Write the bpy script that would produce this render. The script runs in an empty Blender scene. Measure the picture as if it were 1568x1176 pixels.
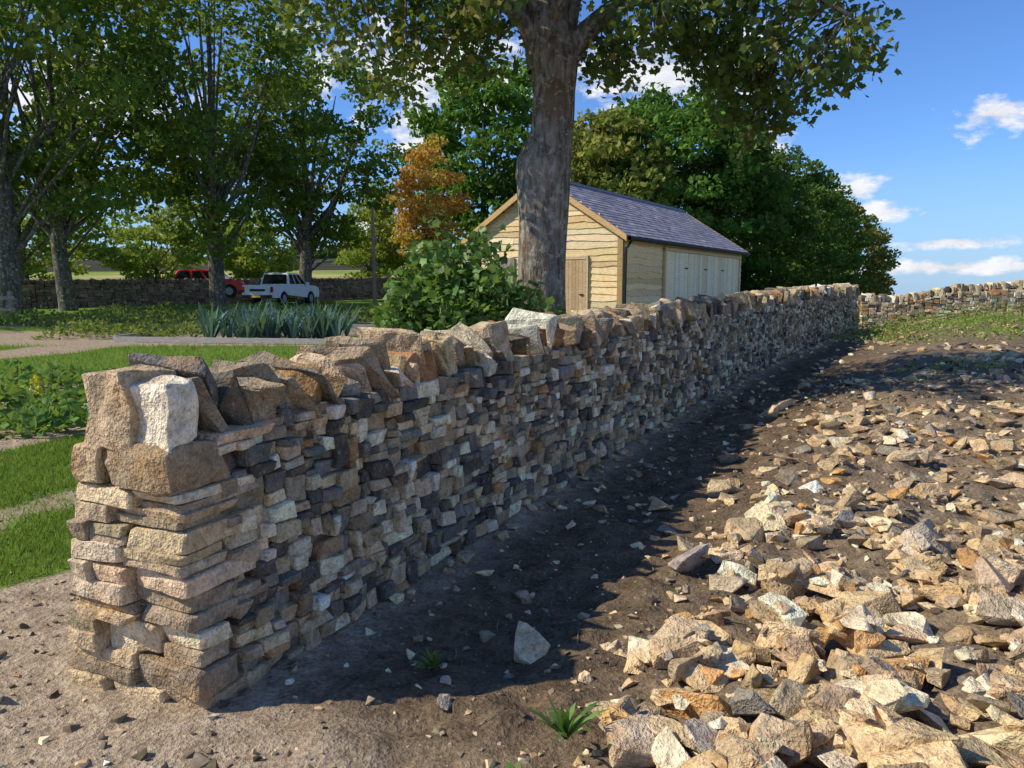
import bpy, bmesh, math
import numpy as np
from mathutils import Vector
rng = np.random.default_rng(7)
scene = bpy.context.scene
R2 = math.radians

# ------------------------------------------------------------------ helpers
class Geo:
    def __init__(s):
        s.V=[]; s.F=[]; s.C=[]; s.n=0
    def add(s, V, F, C):
        V=np.asarray(V,float).reshape(-1,3); F=np.asarray(F,int)
        C=np.asarray(C,float)
        if C.ndim==1: C=np.tile(C,(len(V),1))
        s.V.append(V); s.C.append(C); s.F.append(F+s.n); s.n+=len(V)
    def build(s, name, mat, parent=None, smooth=False, bevel=0):
        V=np.concatenate(s.V); C=np.concatenate(s.C)
        me=bpy.data.meshes.new(name)
        me.vertices.add(len(V)); me.vertices.foreach_set('co',V.astype(np.float32).ravel())
        idx=np.concatenate([f.ravel() for f in s.F])
        sizes=np.concatenate([np.full(len(f),f.shape[1]) for f in s.F])
        starts=np.concatenate([[0],np.cumsum(sizes)[:-1]])
        me.loops.add(len(idx)); me.loops.foreach_set('vertex_index',idx.astype(np.int32))
        me.polygons.add(len(sizes)); me.polygons.foreach_set('loop_start',starts.astype(np.int32))
        me.polygons.foreach_set('use_smooth',np.full(len(sizes),smooth,dtype=bool))
        me.update(calc_edges=True)
        a=me.color_attributes.new('Col','FLOAT_COLOR','POINT')
        c4=np.ones((len(V),4),np.float32); c4[:,:3]=C[:,:3]
        a.data.foreach_set('color',c4.ravel())
        me.validate()
        me.materials.append(mat)
        ob=bpy.data.objects.new(name,me); scene.collection.objects.link(ob)
        if parent: ob.parent=parent
        if bevel:
            m=ob.modifiers.new('bev','BEVEL'); m.width=bevel; m.segments=2; m.limit_method='ANGLE'
        return ob
def empty(name, loc=(0,0,0)):
    e=bpy.data.objects.new(name,None); e.location=(0,0,0); scene.collection.objects.link(e); e.empty_display_size=.2
    return e
_ns={}
def sn(P, seed, freq, k=16):
    if seed not in _ns:
        r=np.random.default_rng(seed+1000)
        K=r.normal(size=(k,P.shape[-1])); K*= (r.uniform(.6,1.5,(k,1))/np.linalg.norm(K,axis=1,keepdims=True))
        _ns[seed]=(K,r.uniform(0,6.28,k))
    K,ph=_ns[seed]
    return np.sin(P@(K.T*freq*3.0)+ph).sum(-1)/math.sqrt(len(ph))
def sst(a,b,x):
    t=np.clip((x-a)/(b-a),0,1); return t*t*(3-2*t)
def pick(n, pal, w, jit=.12, r=rng):
    pal=np.array(pal); w=np.array(w,float); w/=w.sum()
    c=pal[r.choice(len(pal),n,p=w)]
    return np.clip(c*(1+r.normal(0,jit,(n,1)))*(1+r.normal(0,jit*.15,(n,3))),.01,.85)

# ------------------------------------------------------------------ materials
def newmat(name):
    m=bpy.data.materials.new(name); m.use_nodes=True; nt=m.node_tree
    for n in list(nt.nodes): nt.nodes.remove(n)
    out=nt.nodes.new('ShaderNodeOutputMaterial')
    return m,nt,out
def N(nt,t,**k):
    return nt.nodes.new(t)
def noise(nt,scale,detail=4,rough=.6,vec=None):
    n=N(nt,'ShaderNodeTexNoise'); n.inputs['Scale'].default_value=scale; n.inputs['Detail'].default_value=detail; n.inputs['Roughness'].default_value=rough
    if vec is not None: nt.links.new(vec,n.inputs['Vector'])
    return n.outputs['Fac']
def maprange(nt,v,a,b,c,d):
    n=N(nt,'ShaderNodeMapRange'); nt.links.new(v,n.inputs[0])
    for i,x in enumerate((a,b,c,d)): n.inputs[i+1].default_value=x
    return n.outputs[0]
def mixc(nt,f,a,b,blend='MIX'):
    n=N(nt,'ShaderNodeMix'); n.data_type='RGBA'; n.blend_type=blend
    for i,x in ((0,f),(6,a),(7,b)):
        if hasattr(x,'links') : nt.links.new(x,n.inputs[i])
        elif isinstance(x,(float,int)): n.inputs[i].default_value=x
        else: n.inputs[i].default_value=(*x,1)
    return n.outputs[2]
def mth(nt,op,a,b=None,c=None):
    n=N(nt,'ShaderNodeMath'); n.operation=op
    for i,x in enumerate((a,b,c)):
        if x is None: continue
        if hasattr(x,'links'): nt.links.new(x,n.inputs[i])
        else: n.inputs[i].default_value=x
    return n.outputs[0]
def scalec(nt,col,f):
    n=N(nt,'ShaderNodeVectorMath'); n.operation='SCALE'; nt.links.new(col,n.inputs[0]); nt.links.new(f,n.inputs['Scale']); return n.outputs[0]
def bump(nt,h,strength,dist,prev=None):
    n=N(nt,'ShaderNodeBump'); n.inputs['Strength'].default_value=strength; n.inputs['Distance'].default_value=dist
    nt.links.new(h,n.inputs['Height'])
    if prev is not None: nt.links.new(prev,n.inputs['Normal'])
    return n.outputs[0]
def objco(nt,scale=None):
    t=N(nt,'ShaderNodeTexCoord'); o=t.outputs['Object']
    if scale:
        m=N(nt,'ShaderNodeMapping'); nt.links.new(o,m.inputs[0]); m.inputs['Scale'].default_value=scale; o=m.outputs[0]
    return o
def principled(nt,out,col,rough=.9,normal=None,spec=.3,metal=0):
    p=N(nt,'ShaderNodeBsdfPrincipled')
    if hasattr(col,'links'): nt.links.new(col,p.inputs['Base Color'])
    else: p.inputs['Base Color'].default_value=(*col,1)
    p.inputs['Roughness'].default_value=rough
    p.inputs['Specular IOR Level'].default_value=spec; p.inputs['Metallic'].default_value=metal
    if normal is not None: nt.links.new(normal,p.inputs['Normal'])
    nt.links.new(p.outputs[0],out.inputs[0]); return p
def diffuse(nt,out,col,normal=None):
    p=N(nt,'ShaderNodeBsdfDiffuse')
    if hasattr(col,'links'): nt.links.new(col,p.inputs[0])
    else: p.inputs[0].default_value=(*col,1)
    if normal is not None: nt.links.new(normal,p.inputs['Normal'])
    nt.links.new(p.outputs[0],out.inputs[0]); return p
def attr(nt):
    a=N(nt,'ShaderNodeAttribute'); a.attribute_name='Col'; return a.outputs['Color']

def stone_mat(name,rust=(.50,.28,.105)):
    m,nt,out=newmat(name); co=objco(nt); c=attr(nt)
    n1=noise(nt,13,4,.68,co); n2=noise(nt,5,2,.6,co); n3=noise(nt,80,2,.7,co); n4=noise(nt,30,2,.6,co)
    c=scalec(nt,c,maprange(nt,n1,.3,.7,.62,1.35))
    c=mixc(nt,maprange(nt,n2,.52,.68,0,.42),c,rust)
    c=mixc(nt,maprange(nt,n4,.58,.70,0,.45),c,(.12,.10,.075))
    c=mixc(nt,maprange(nt,n4,.28,.40,.3,0),c,(.70,.58,.40))
    c=scalec(nt,c,maprange(nt,n3,.3,.7,.75,1.22))
    b=bump(nt,mth(nt,'ADD',n1,mth(nt,'MULTIPLY',n3,.25)),1.0,.04)
    diffuse(nt,out,c,b); return m
M_stone=stone_mat('sandstone')
def plain_stone(name):
    m,nt,out=newmat(name); c=attr(nt); n1=noise(nt,30,2,.6,objco(nt)); c=scalec(nt,c,maprange(nt,n1,.3,.7,.6,1.35)); diffuse(nt,out,c); return m
M_gravel=plain_stone('gravel_stone')
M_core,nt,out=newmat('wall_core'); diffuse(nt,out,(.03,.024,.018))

def leaf_mat(name,trans=.35,rough=.45,spec=.35,tc=(.34,.42,.03),gloss=True):
    m,nt,out=newmat(name); c=attr(nt)
    p=principled(nt,out,c,rough,None,spec) if gloss else diffuse(nt,out,c)
    t=N(nt,'ShaderNodeBsdfTranslucent')
    c2=mixc(nt,.5,c,tc); nt.links.new(c2,t.inputs[0])
    mx=N(nt,'ShaderNodeMixShader'); mx.inputs[0].default_value=trans
    nt.links.new(p.outputs[0],mx.inputs[1]); nt.links.new(t.outputs[0],mx.inputs[2]); nt.links.new(mx.outputs[0],out.inputs[0])
    return m
M_leaf=leaf_mat('foliage',.38,tc=(.26,.36,.03)); M_leafd=leaf_mat('dense_foliage',.30,gloss=False,tc=(.24,.36,.03)); M_leafm=leaf_mat('tree_foliage',.42,gloss=False)
M_leafa=leaf_mat('autumn_foliage',.45,gloss=False,tc=(.75,.45,.05))
M_blade=leaf_mat('grass_blades',.35,gloss=False)

def bark_mat(name,a,b,moss,fs=1):
    m,nt,out=newmat(name); co=objco(nt,(7*fs,7*fs,1.6*fs)); co2=objco(nt)
    n1=noise(nt,2.2,5,.7,co); n2=noise(nt,1.6,3,.6,co2); n3=noise(nt,9,4,.7,co2)
    c=mixc(nt,maprange(nt,n1,.35,.65,0,1),a,b)
    c=mixc(nt,maprange(nt,n2,.52,.66,0,.75),c,moss)
    c=mixc(nt,maprange(nt,n3,.54,.62,0,.7),c,(.46,.44,.38))
    bb=bump(nt,n1,1,.07); bb=bump(nt,n3,.7,.02,bb)
    diffuse(nt,out,c,bb); return m
M_bark=bark_mat('sycamore_bark',(.085,.07,.05),(.38,.335,.27),(.15,.09,.04))
M_bark2=bark_mat('grey_bark',(.06,.052,.04),(.20,.18,.14),(.09,.095,.05),.6)

def attr_mat(name,rough=.8,spec=.3,nscale=12,amt=.2,bs=.0,sc=(1,1,1)):
    m,nt,out=newmat(name); c=attr(nt); n=noise(nt,nscale,4,.65,objco(nt,sc))
    c=scalec(nt,c,maprange(nt,n,.3,.7,1-amt,1+amt))
    b=bump(nt,n,.6,bs) if bs else None
    principled(nt,out,c,rough,b,spec); return m
M_wood=attr_mat('timber',.85,.15,9,.25,.01,(1,1,4))
M_slate=attr_mat('slate_roofing',.6,.35,6,.25,.01)
M_paint=attr_mat('vehicle_paint',.3,.5,2,.03)
M_glass=attr_mat('dark_glass',.08,.6,2,.02)
M_matte=attr_mat('rubber_and_trim',.7,.3,5,.1)

# ------------------------------------------------------------------ main wall curve + terrain
A=np.array([-1.12,2.59]); TH0=R2(25.5); KAP=R2(.38); RR=1/KAP
CC=A+RR*np.array([math.cos(TH0),-math.sin(TH0)])
def wall_frame(s):
    th=TH0+KAP*np.asarray(s,float)
    d=np.stack([np.sin(th),np.cos(th),0*th],-1); e=np.stack([-np.cos(th),np.sin(th),0*th],-1)
    P=np.stack([CC[0]+RR*e[...,0],CC[1]+RR*e[...,1],0*th],-1)
    return P,d,e
def wall_st(x,y):
    vx=x-CC[0]; vy=y-CC[1]; r=np.hypot(vx,vy); th=np.arctan2(vy,-vx)
    return (th-TH0)*RR, r-RR
def height(x,y,detail=True):
    x=np.asarray(x,float); y=np.asarray(y,float)
    zl=np.interp(y,[-50,3,22,45,80,130,225,320,900],[0,0,.3,.6,1.4,4.0,9.0,9.0,4])
    zr=np.interp(y,[-50,3,22,28,60,150,400,900],[0,0,.3,.25,-.6,-5,-18,-40])
    w=sst(.15,.42,x/np.maximum(y,1))*sst(24,45,y)
    z=zl*(1-w)+zr*w
    s,t=wall_st(x,y); q=-t
    P=np.stack([x,y],-1)
    n1=sn(P,1,.35); n2=sn(P,2,1.0); n3=sn(P,3,3.2,24); n4=sn(P,4,9,24)
    right=sst(.5,2.4,q)*sst(-4,-1,s)*(1-sst(24,30,y))
    z=z+right*(.13+.19*sst(4,12,s)*sst(1.0,3.2,q)+.07*n1*sst(1.2,2.5,q)+.035*n2)
    z=z-.05*sst(.9,.2,np.abs(q-.5))*sst(.2,1,s)*(q>-.3)
    near=1-sst(14,30,np.hypot(x,y))
    soil=sst(.0,.6,q)*sst(-.5,.6,s)
    z=z+near*(.006*n3+.003*n4)+near*soil*(.018*n3+.011*n4)
    far=sst(60,200,y)
    z=z+far*1.2*sn(P,5,.004)
    return z

def axis(a,b,step,lo,hi,g=1.07):
    c=list(np.arange(a,b,step)); 
    d=step; x=a
    L=[]
    while x>lo: d*=g; x-=d; L.append(x)
    d=step; x=c[-1]; H=[]
    while x<hi: d*=g; x+=d; H.append(x)
    return np.array(L[::-1]+c+H)
gx=axis(-3.2,5,.035,-900,900); gy=axis(1.2,8,.035,-60,1200)
GX,GY=np.meshgrid(gx,gy); GZ=height(GX,GY)
nx,ny=len(gx),len(gy)
V=np.stack([GX,GY,GZ],-1).reshape(-1,3)
I=np.arange(nx*ny).reshape(ny,nx)
F=np.stack([I[:-1,:-1],I[:-1,1:],I[1:,1:],I[1:,:-1]],-1).reshape(-1,4)
def masks(x,y):
    s,t=wall_st(x,y); q=-t; P=np.stack([x,y],-1)
    nz=sn(P,11,.9)*.35+sn(P,12,2.5)*.2
    g=sst(1.5,1.95,t+.25*nz)*sst(3.2,3.9,y+.3*nz)
    g*=1-.62*sst(.36,.08,np.abs(t-3.02+.3*nz))
    bed=sst(4.9,5.1,t)*sst(9,8.6,t)*sst(13,12.4,y); g*=1-bed
    g*=1-.85*sst(1.1,.7,np.abs(t-14+.5*nz))*sst(-7,-8,x)
    bed2=sst(17,17.3,y)*sst(29,28.5,y)*sst(-17,-16.5,x)*sst(-2.5,-3,x)*(1-sst(.6,.3,np.abs(y-22.5)))
    g*=1-.8*bed2
    g=np.where(t>.3,g,0)
    wr=sst(9,20,y)*sst(.9,1.6,q)*sst(.0,.5,sn(P,13,.5)+.35*nz)*.7
    wr=np.maximum(wr,sst(30,34,y)*(q>0))
    g=np.maximum(g,np.where(q>0,wr,0))
    soil=sst(-.1,.4,q)*sst(-.25,.35,s+.12*nz)*sst(-2,1,s+q)
    pale=(1-soil)+.30*soil*sst(1.0,2.2,q)
    field=sst(50,80,y)
    return np.stack([np.clip(g,0,1),np.clip(pale,0,1),field],-1)
C=masks(GX,GY).reshape(-1,3)
m,nt,out=newmat('ground'); co=objco(nt); at=N(nt,'ShaderNodeAttribute'); at.attribute_name='Col'
sep=N(nt,'ShaderNodeSeparateColor'); nt.links.new(at.outputs['Color'],sep.inputs[0])
nA=noise(nt,1.3,3,.65,co); nB=noise(nt,9,5,.7,co); nC=noise(nt,50,3,.7,co); nD=noise(nt,.06,3,.6,co)
soil=mixc(nt,maprange(nt,nB,.35,.65,0,1),(.085,.062,.042),(.205,.15,.095))
soil=mixc(nt,maprange(nt,nA,.45,.65,0,.6),soil,(.18,.13,.082))
pale=mixc(nt,maprange(nt,nB,.35,.65,0,1),(.29,.22,.15),(.50,.40,.28))
c=mixc(nt,sep.outputs[1],soil,pale)
c=scalec(nt,c,maprange(nt,nC,.3,.7,.6,1.4))
vor=N(nt,'ShaderNodeTexVoronoi'); vor.inputs['Scale'].default_value=38; nt.links.new(co,vor.inputs[0])
peb=maprange(nt,vor.outputs['Distance'],.14,.22,1,0)
sepv=N(nt,'ShaderNodeSeparateColor'); nt.links.new(vor.outputs['Color'],sepv.inputs[0])
pebm=mth(nt,'MULTIPLY',peb,maprange(nt,sepv.outputs[0],.8,.82,0,.8))
c=mixc(nt,pebm,c,(.46,.37,.26))
gr=mixc(nt,maprange(nt,nB,.3,.7,0,1),(.085,.16,.025),(.18,.28,.05))
gr=mixc(nt,maprange(nt,nA,.5,.7,0,.5),gr,(.25,.28,.08))
gm=mth(nt,'ADD',sep.outputs[0],mth(nt,'MULTIPLY',mth(nt,'SUBTRACT',nB,.5),1.2))
c=mixc(nt,maprange(nt,gm,.35,.6,0,1),c,gr)
fld=mixc(nt,maprange(nt,nD,.4,.6,0,1),(.20,.27,.06),(.42,.38,.16))
c=mixc(nt,sep.outputs[2],c,fld)
b=bump(nt,mth(nt,'ADD',nB,mth(nt,'MULTIPLY',nC,.45)),.9,.035)
diffuse(nt,out,c,b); M_ground=m
g=Geo(); g.add(V,F,C); g.build('ground',M_ground,None,True)

# ------------------------------------------------------------------ rough stones
def box_template(cs):
    cs=list(cs); n=len(cs); idx={}; V=[]; F=[]
    def vid(i,j,k):
        if (i,j,k) not in idx: idx[(i,j,k)]=len(V); V.append((cs[i],cs[j],cs[k]))
        return idx[(i,j,k)]
    m=n-1
    for a in range(m):
        for b_ in range(m):
            for f in (0,m):
                q=[(a,b_),(a+1,b_),(a+1,b_+1),(a,b_+1)]
                if f==0: q=q[::-1]
                F.append([vid(u,v,f) for u,v in q])
                F.append([vid(f,u,v) for u,v in q])
                F.append([vid(v,f,u) for u,v in q])
    return np.array(V,float),np.array(F)
T_hi=box_template([-1,-.9,-.5,-.05,.45,.9,1]); T_mid=box_template([-1,-.85,.05,.85,1]); T_lo=box_template([-1,0,1])
def rough_boxes(geo,T,cen,half,B,cols,jit=.15,rough=.06,pw=16,jz=1.0):
    V0,F0=T; n=len(cen); nv=len(V0)
    if n==0: return
    L=(np.abs(V0)**pw).sum(1)**(1/pw); Q=V0/L[:,None]
    corners=np.array([[a,b_,c] for a in(-1,1) for b_ in(-1,1) for c in(-1,1)],float)
    W=np.prod((1+V0[:,None,:]*corners[None])/2,axis=2)
    J=rng.uniform(-jit,jit,(n,8,3))*np.array([1,1,jz])
    J-=np.abs(J)*corners[None]*.3
    P=Q[None]+np.einsum('vk,nkc->nvc',W,J)
    L3=P*half[:,None,:]
    off=rng.uniform(0,500,(n,1,3))
    r=rough*np.minimum(half.min(1),.08)[:,None,None]
    X=L3+off
    D=np.stack([sn(X,21,6)+.9*sn(X,24,16),sn(X,22,6)+.9*sn(X,25,16),sn(X,23,6)+.9*sn(X,26,16)],-1)
    L3=L3+D*r
    Wd=np.einsum('nvc,nck->nvk',L3,B)+cen[:,None,:]
    Fa=(F0[None]+np.arange(n)[:,None,None]*nv).reshape(-1,4)
    geo.add(Wd.reshape(-1,3),Fa,np.repeat(cols,nv,0))
def rand_rot(B,ang):
    n=len(B); ax=rng.normal(size=(n,3)); ax/=np.linalg.norm(ax,axis=1,keepdims=True); a=rng.normal(0,ang,n)
    K=np.zeros((n,3,3)); K[:,0,1]=-ax[:,2];K[:,0,2]=ax[:,1];K[:,1,0]=ax[:,2];K[:,1,2]=-ax[:,0];K[:,2,0]=-ax[:,1];K[:,2,1]=ax[:,0]
    Rm=np.eye(3)+np.sin(a)[:,None,None]*K+(1-np.cos(a))[:,None,None]*(K@K)
    return B@Rm
def hull_rock(seed,npts=16,bev=.05,sub=1,ns=.03,ex=.9):
    r=np.random.default_rng(seed); v=r.uniform(-1,1,(npts,3)); v/= (np.abs(v).max(1,keepdims=True)**ex)
    bm=bmesh.new()
    for p in v: bm.verts.new(p)
    res=bmesh.ops.convex_hull(bm,input=bm.verts)
    bad=[x for x in res['geom_interior']+res['geom_unused'] if isinstance(x,bmesh.types.BMVert)]
    if bad: bmesh.ops.delete(bm,geom=list(set(bad)),context='VERTS')
    bmesh.ops.dissolve_limit(bm,angle_limit=.3,verts=bm.verts[:],edges=bm.edges[:])
    if bev: bmesh.ops.bevel(bm,geom=bm.edges[:],offset=bev,segments=1,profile=.5,affect='EDGES')
    bmesh.ops.triangulate(bm,faces=bm.faces[:])
    if sub: bmesh.ops.subdivide_edges(bm,edges=bm.edges[:],cuts=sub,use_grid_fill=True); bmesh.ops.triangulate(bm,faces=bm.faces[:])
    bm.verts.ensure_lookup_table(); bm.verts.index_update()
    V=np.array([x.co[:] for x in bm.verts]); F=np.array([[x.index for x in f.verts] for f in bm.faces]); bm.free()
    mn,mx=V.min(0),V.max(0); V=(V-(mn+mx)/2)/((mx-mn)/2)
    if ns: V=V+ns*np.stack([sn(V+seed*7,31,1.2),sn(V+seed*7,32,1.2),sn(V+seed*7,33,1.2)],-1)+ns*.8*np.stack([sn(V+seed*7,34,5),sn(V+seed*7,35,5),sn(V+seed*7,36,5)],-1)
    return V,F
RT=[hull_rock(100+i,int(9+i%7),.045,1,.028,.55+.4*(i%3)/2) for i in range(22)]
PT=[hull_rock(300+i,9,0,0,0) for i in range(8)]
def put_rocks(geo,TT,cen,half,B,cols):
    ch=rng.integers(0,len(TT),len(cen))
    for k,(V0,F0) in enumerate(TT):
        m=ch==k; n=m.sum()
        if n==0: continue
        Wd=np.einsum('nvc,nck->nvk',V0[None]*half[m][:,None,:],B[m])+cen[m][:,None,:]
        Fa=(F0[None]+np.arange(n)[:,None,None]*len(V0)).reshape(-1,F0.shape[1])
        geo.add(Wd.reshape(-1,3),Fa,np.repeat(cols[m],len(V0),0))
def randB(n,tilt=.35):
    a=rng.uniform(0,6.28,n); B=np.zeros((n,3,3)); B[:,0,0]=np.cos(a);B[:,0,1]=np.sin(a);B[:,1,0]=-np.sin(a);B[:,1,1]=np.cos(a);B[:,2,2]=1
    return rand_rot(B,tilt)
def pack(length,H,wr,hr,res=.012,lev=.3,r=rng,big=.12):
    n=int(length/res); out=[]
    sky=np.zeros(n)
    while True:
        i=int(np.argmin(sky)); z=sky[i]
        if z>=H-.02: break
        j=i
        wmax=int(min(r.gamma(2.4,(wr[1]-wr[0])/6)+wr[0],wr[1]*1.4)/res)
        while j<n and sky[j]-z<.012 and j-i<wmax: j+=1
        k=j
        while k<n and sky[k]-z<.012: k+=1
        if k-j<int(.045/res): j=k
        w=(j-i)*res
        h=r.uniform(*hr) * (1 if w>.07 else .85)
        if r.random()<big: h*=1.6
        if i>0 and r.random()<lev and .02<sky[i-1]-z<hr[1]*1.3: h=sky[i-1]-z
        if z+h>H-.03: h=max(H-z+r.uniform(-.01,.02),.02)
        out.append((i*res,z,w,h)); sky[i:j]=z+h
    return np.array(out)
up=np.array([0,0,1.])
PAL=[(.82,.71,.51),(.64,.50,.31),(.46,.355,.225),(.31,.26,.185),(.13,.12,.10),(.48,.28,.13),(.215,.20,.17)]
def z0w(s): return .0158*np.maximum(s,0)
wall=empty('dry_stone_wall')
LEN=23.2; HW=1.0; WB_=.69
gs=Geo()
def place(pk,side,T,cols,s0=0,depth=.2,jit=.17,rough=.085,prot=.016):
    s=s0+pk[:,0]+pk[:,2]/2; z=pk[:,1]+pk[:,3]/2; n=len(s)
    P,d,e=wall_frame(s)
    if side==0: t=.09*z+depth/2-rng.normal(0,prot,n)
    else: t=WB_-.14*z-depth/2+rng.normal(0,prot,n)
    cen=P+e*t[:,None]; cen=cen-d*(.14*t*np.clip(1-s/1.5,0,1))[:,None]
    cen[:,2]=z0w(s)+z-.03
    half=np.stack([pk[:,2]/2-.0005,np.full(n,depth/2),pk[:,3]/2],-1)
    B=rand_rot(np.stack([d,e,np.tile([0,0,1.],(n,1))],1),.045)
    rough_boxes(gs,T,cen,half,B,cols,jit,rough)
pk=pack(LEN-.2,HW+.03,(.06,.27),(.030,.086),lev=.35,big=.16)
s=pk[:,0]
wn=np.array([4.0,4.6,4.2,3.4,3.6,.8,3.2])
for lo,hi,T in((0,5,T_hi),(5,99,T_mid)):
    p=pk[(s>=lo)&(s<hi)]; place(p,0,T,pick(len(p),PAL,wn,.16),s0=.2)
pkb=pack(LEN-.2,HW+.03,(.12,.4),(.05,.12)); place(pkb,1,T_mid,pick(len(pkb),PAL,wn,.15),s0=.2)
# end face quoins
PALE=[(.66,.50,.31),(.56,.42,.255),(.46,.355,.225),(.70,.56,.38),(.37,.295,.20)]
z=0.; row=0
while z<HW-.04:
    h=rng.uniform(.065,.135)
    if z+h>HW-.05: h=HW-z
    W=WB_-.23*z
    if row%2==0: cuts=[rng.uniform(.52,.72)] if rng.random()<.4 else [rng.uniform(.26,.36),rng.uniform(.62,.76)]
    else: cuts=[rng.uniform(.38,.5)] if rng.random()<.5 else [rng.uniform(.44,.54),rng.uniform(.78,.84)]
    row+=1
    e_=np.concatenate([[0],cuts,[1]])
    for a,b_ in zip(e_[:-1],e_[1:]):
        w=(b_-a)*W; tc=.09*z+(a+b_)/2*W
        dep=rng.uniform(.14,.44) if a==0 else rng.uniform(.2,.3)
        split=rng.random()<.2
        for zz,hh in ([(z,h)] if not split else [(z,h*.5),(z+h*.5,h*.5)]):
            P,d,e=wall_frame(0.)
            cen=P+e*tc+d*(dep/2-.14*tc+rng.normal(0,.012)); cen[2]=zz+hh/2-.03
            B=rand_rot(np.stack([d,e,[0,0,1.]])[None],.025)
            rough_boxes(gs,T_hi,cen[None],np.array([[dep/2,w/2+.002,hh/2+.0005]]),B,pick(1,PALE,[3,3,3,2,1],.13),.11,.10,16)
    z+=h
gs.build('face_stones',M_stone,wall)
# cope stones
gs=Geo()
P,d,e=wall_frame(0.)
T_cap=box_template([-1,-.95,-.7,-.4,-.1,.2,.5,.75,.95,1])
for tc,so,zt,w,h,dep,col,rz in((.385,.0,.285,.27,.29,.20,(.54,.41,.26),0),(.205,-.012,.255,.255,.26,.15,(.84,.74,.55),.0)):
    cen=P+e*tc+d*(dep/2-.14*tc+so); cen[2]=HW-.035+zt-h/2
    B=rand_rot(np.stack([d,e,[0,0,1.]])[None],.035)
    rough_boxes(gs,T_cap,cen[None],np.array([[dep/2,w/2,h/2]]),B,np.array([col]),.2,.085,18)
sc=.20; rows=[]
while sc<LEN:
    th=rng.uniform(.03,.115); rows.append((sc+th/2,th)); sc+=th*.92+.008
rows=np.array(rows); n=len(rows); s=rows[:,0]
P,d,e=wall_frame(s)
tilt=np.interp(s,[0,.6,2.5,6,23],[.62,.64,.55,.42,.3])+rng.normal(0,.17,n)
hh=rng.uniform(.22,.37,n); hh[rng.random(n)<.2]*=.75; ww=rng.uniform(.27,.45,n)
Bz=up*np.cos(tilt)[:,None]-d*np.sin(tilt)[:,None]; Bs=d*np.cos(tilt)[:,None]+up*np.sin(tilt)[:,None]
B=rand_rot(np.stack([Bs,e,Bz],1),.13)
cen=P+e*(.315+rng.normal(0,.03,n))[:,None]; cen[:,2]=z0w(s)+HW-.055+hh/2*np.cos(tilt)*.98; cen-=d*(np.sin(tilt)*hh*.05)[:,None]
half=np.stack([rows[:,1]/2,ww/2,hh/2],-1)
cols=pick(n,PAL,[3,4.4,3.5,2.4,1.4,1,1.8],.16)
hul=rng.random(n)<.6
for lo,hi,T in((0,6,T_hi),(6,99,T_mid)):
    k=(s>=lo)&(s<hi)&~hul; rough_boxes(gs,T,cen[k],half[k],B[k],cols[k],.42,.15,14)
put_rocks(gs,RT,cen[hul],half[hul]*np.array([1.2,1.08,1.08]),B[hul],cols[hul])
gs.build('cope_stones',M_stone,wall)
# core
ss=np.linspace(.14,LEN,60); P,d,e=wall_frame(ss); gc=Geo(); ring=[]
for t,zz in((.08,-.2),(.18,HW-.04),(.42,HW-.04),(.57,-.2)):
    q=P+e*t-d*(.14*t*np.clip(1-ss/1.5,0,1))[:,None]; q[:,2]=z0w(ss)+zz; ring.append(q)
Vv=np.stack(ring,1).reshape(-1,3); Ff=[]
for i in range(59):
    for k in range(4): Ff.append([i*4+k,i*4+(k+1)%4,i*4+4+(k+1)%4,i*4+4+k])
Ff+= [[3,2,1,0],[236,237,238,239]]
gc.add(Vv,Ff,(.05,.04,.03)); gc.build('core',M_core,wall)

def simple_wall(name,P0,P1,H,wr,hr,pal,w,th=.5,cope=True):
    par=empty(name); gg=Geo(); P0=np.array(P0,float); P1=np.array(P1,float); L=np.linalg.norm(P1-P0); d=np.append((P1-P0)/L,0); e=np.array([-d[1],d[0],0])
    for side in(0,1):
        pk=pack(L,H,wr,hr,.02); n=len(pk); s=pk[:,0]+pk[:,2]/2; z=pk[:,1]+pk[:,3]/2
        t=(-1 if side==0 else 1)*(th/2-.06*z)+rng.normal(0,.015,n)
        cen=np.append(P0,0)+d*s[:,None]+e*t[:,None]; cen[:,2]=height(cen[:,0],cen[:,1])+z-.05
        B=rand_rot(np.tile(np.stack([d,e,up])[None],(n,1,1)),.04)
        rough_boxes(gg,T_lo,cen,np.stack([pk[:,2]/2,np.full(n,.1),pk[:,3]/2],-1),B,pick(n,pal,w,.15),.2,.05)
    n=int(L/.13); s=(np.arange(n)+.5)*.13; cen=np.append(P0,0)+d*s[:,None]; cen[:,2]=height(cen[:,0],cen[:,1])+H+.06
    B=rand_rot(np.tile(np.stack([d,e,up])[None],(n,1,1)),.15)
    rough_boxes(gg,T_lo,cen,np.stack([np.full(n,.07),np.full(n,th*.45),rng.uniform(.08,.16,n)],-1),B,pick(n,pal,w,.15),.3,.08)
    gg.build('stones',M_stone,par)
    g2=Geo(); k=24; ss=np.linspace(.1,L-.1,k); R=[]
    for t,zz in((-th/2+.1,-.3),(-th/2+.14,H-.02),(th/2-.14,H-.02),(th/2-.1,-.3)):
        q=np.append(P0,0)+d*ss[:,None]+e*t; q[:,2]=height(q[:,0],q[:,1])+zz; R.append(q)
    Ff=[]
    for i in range(k-1):
        for kk in range(4): Ff.append([i*4+kk,i*4+(kk+1)%4,i*4+4+(kk+1)%4,i*4+4+kk])
    g2.add(np.stack(R,1).reshape(-1,3),Ff,(.05,.04,.03)); g2.build('core',M_core,par)
simple_wall('field_stone_wall',(11.3,24.6),(26,22.6),.82,(.12,.4),(.07,.14),PAL,[4,4,4,2,.5,1,1])
simple_wall('garden_stone_wall',(-30,31),(-7.5,54.5),1.25,(.2,.6),(.09,.2),[(.23,.19,.14),(.16,.13,.10),(.30,.24,.17)],[3,3,2])

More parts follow.
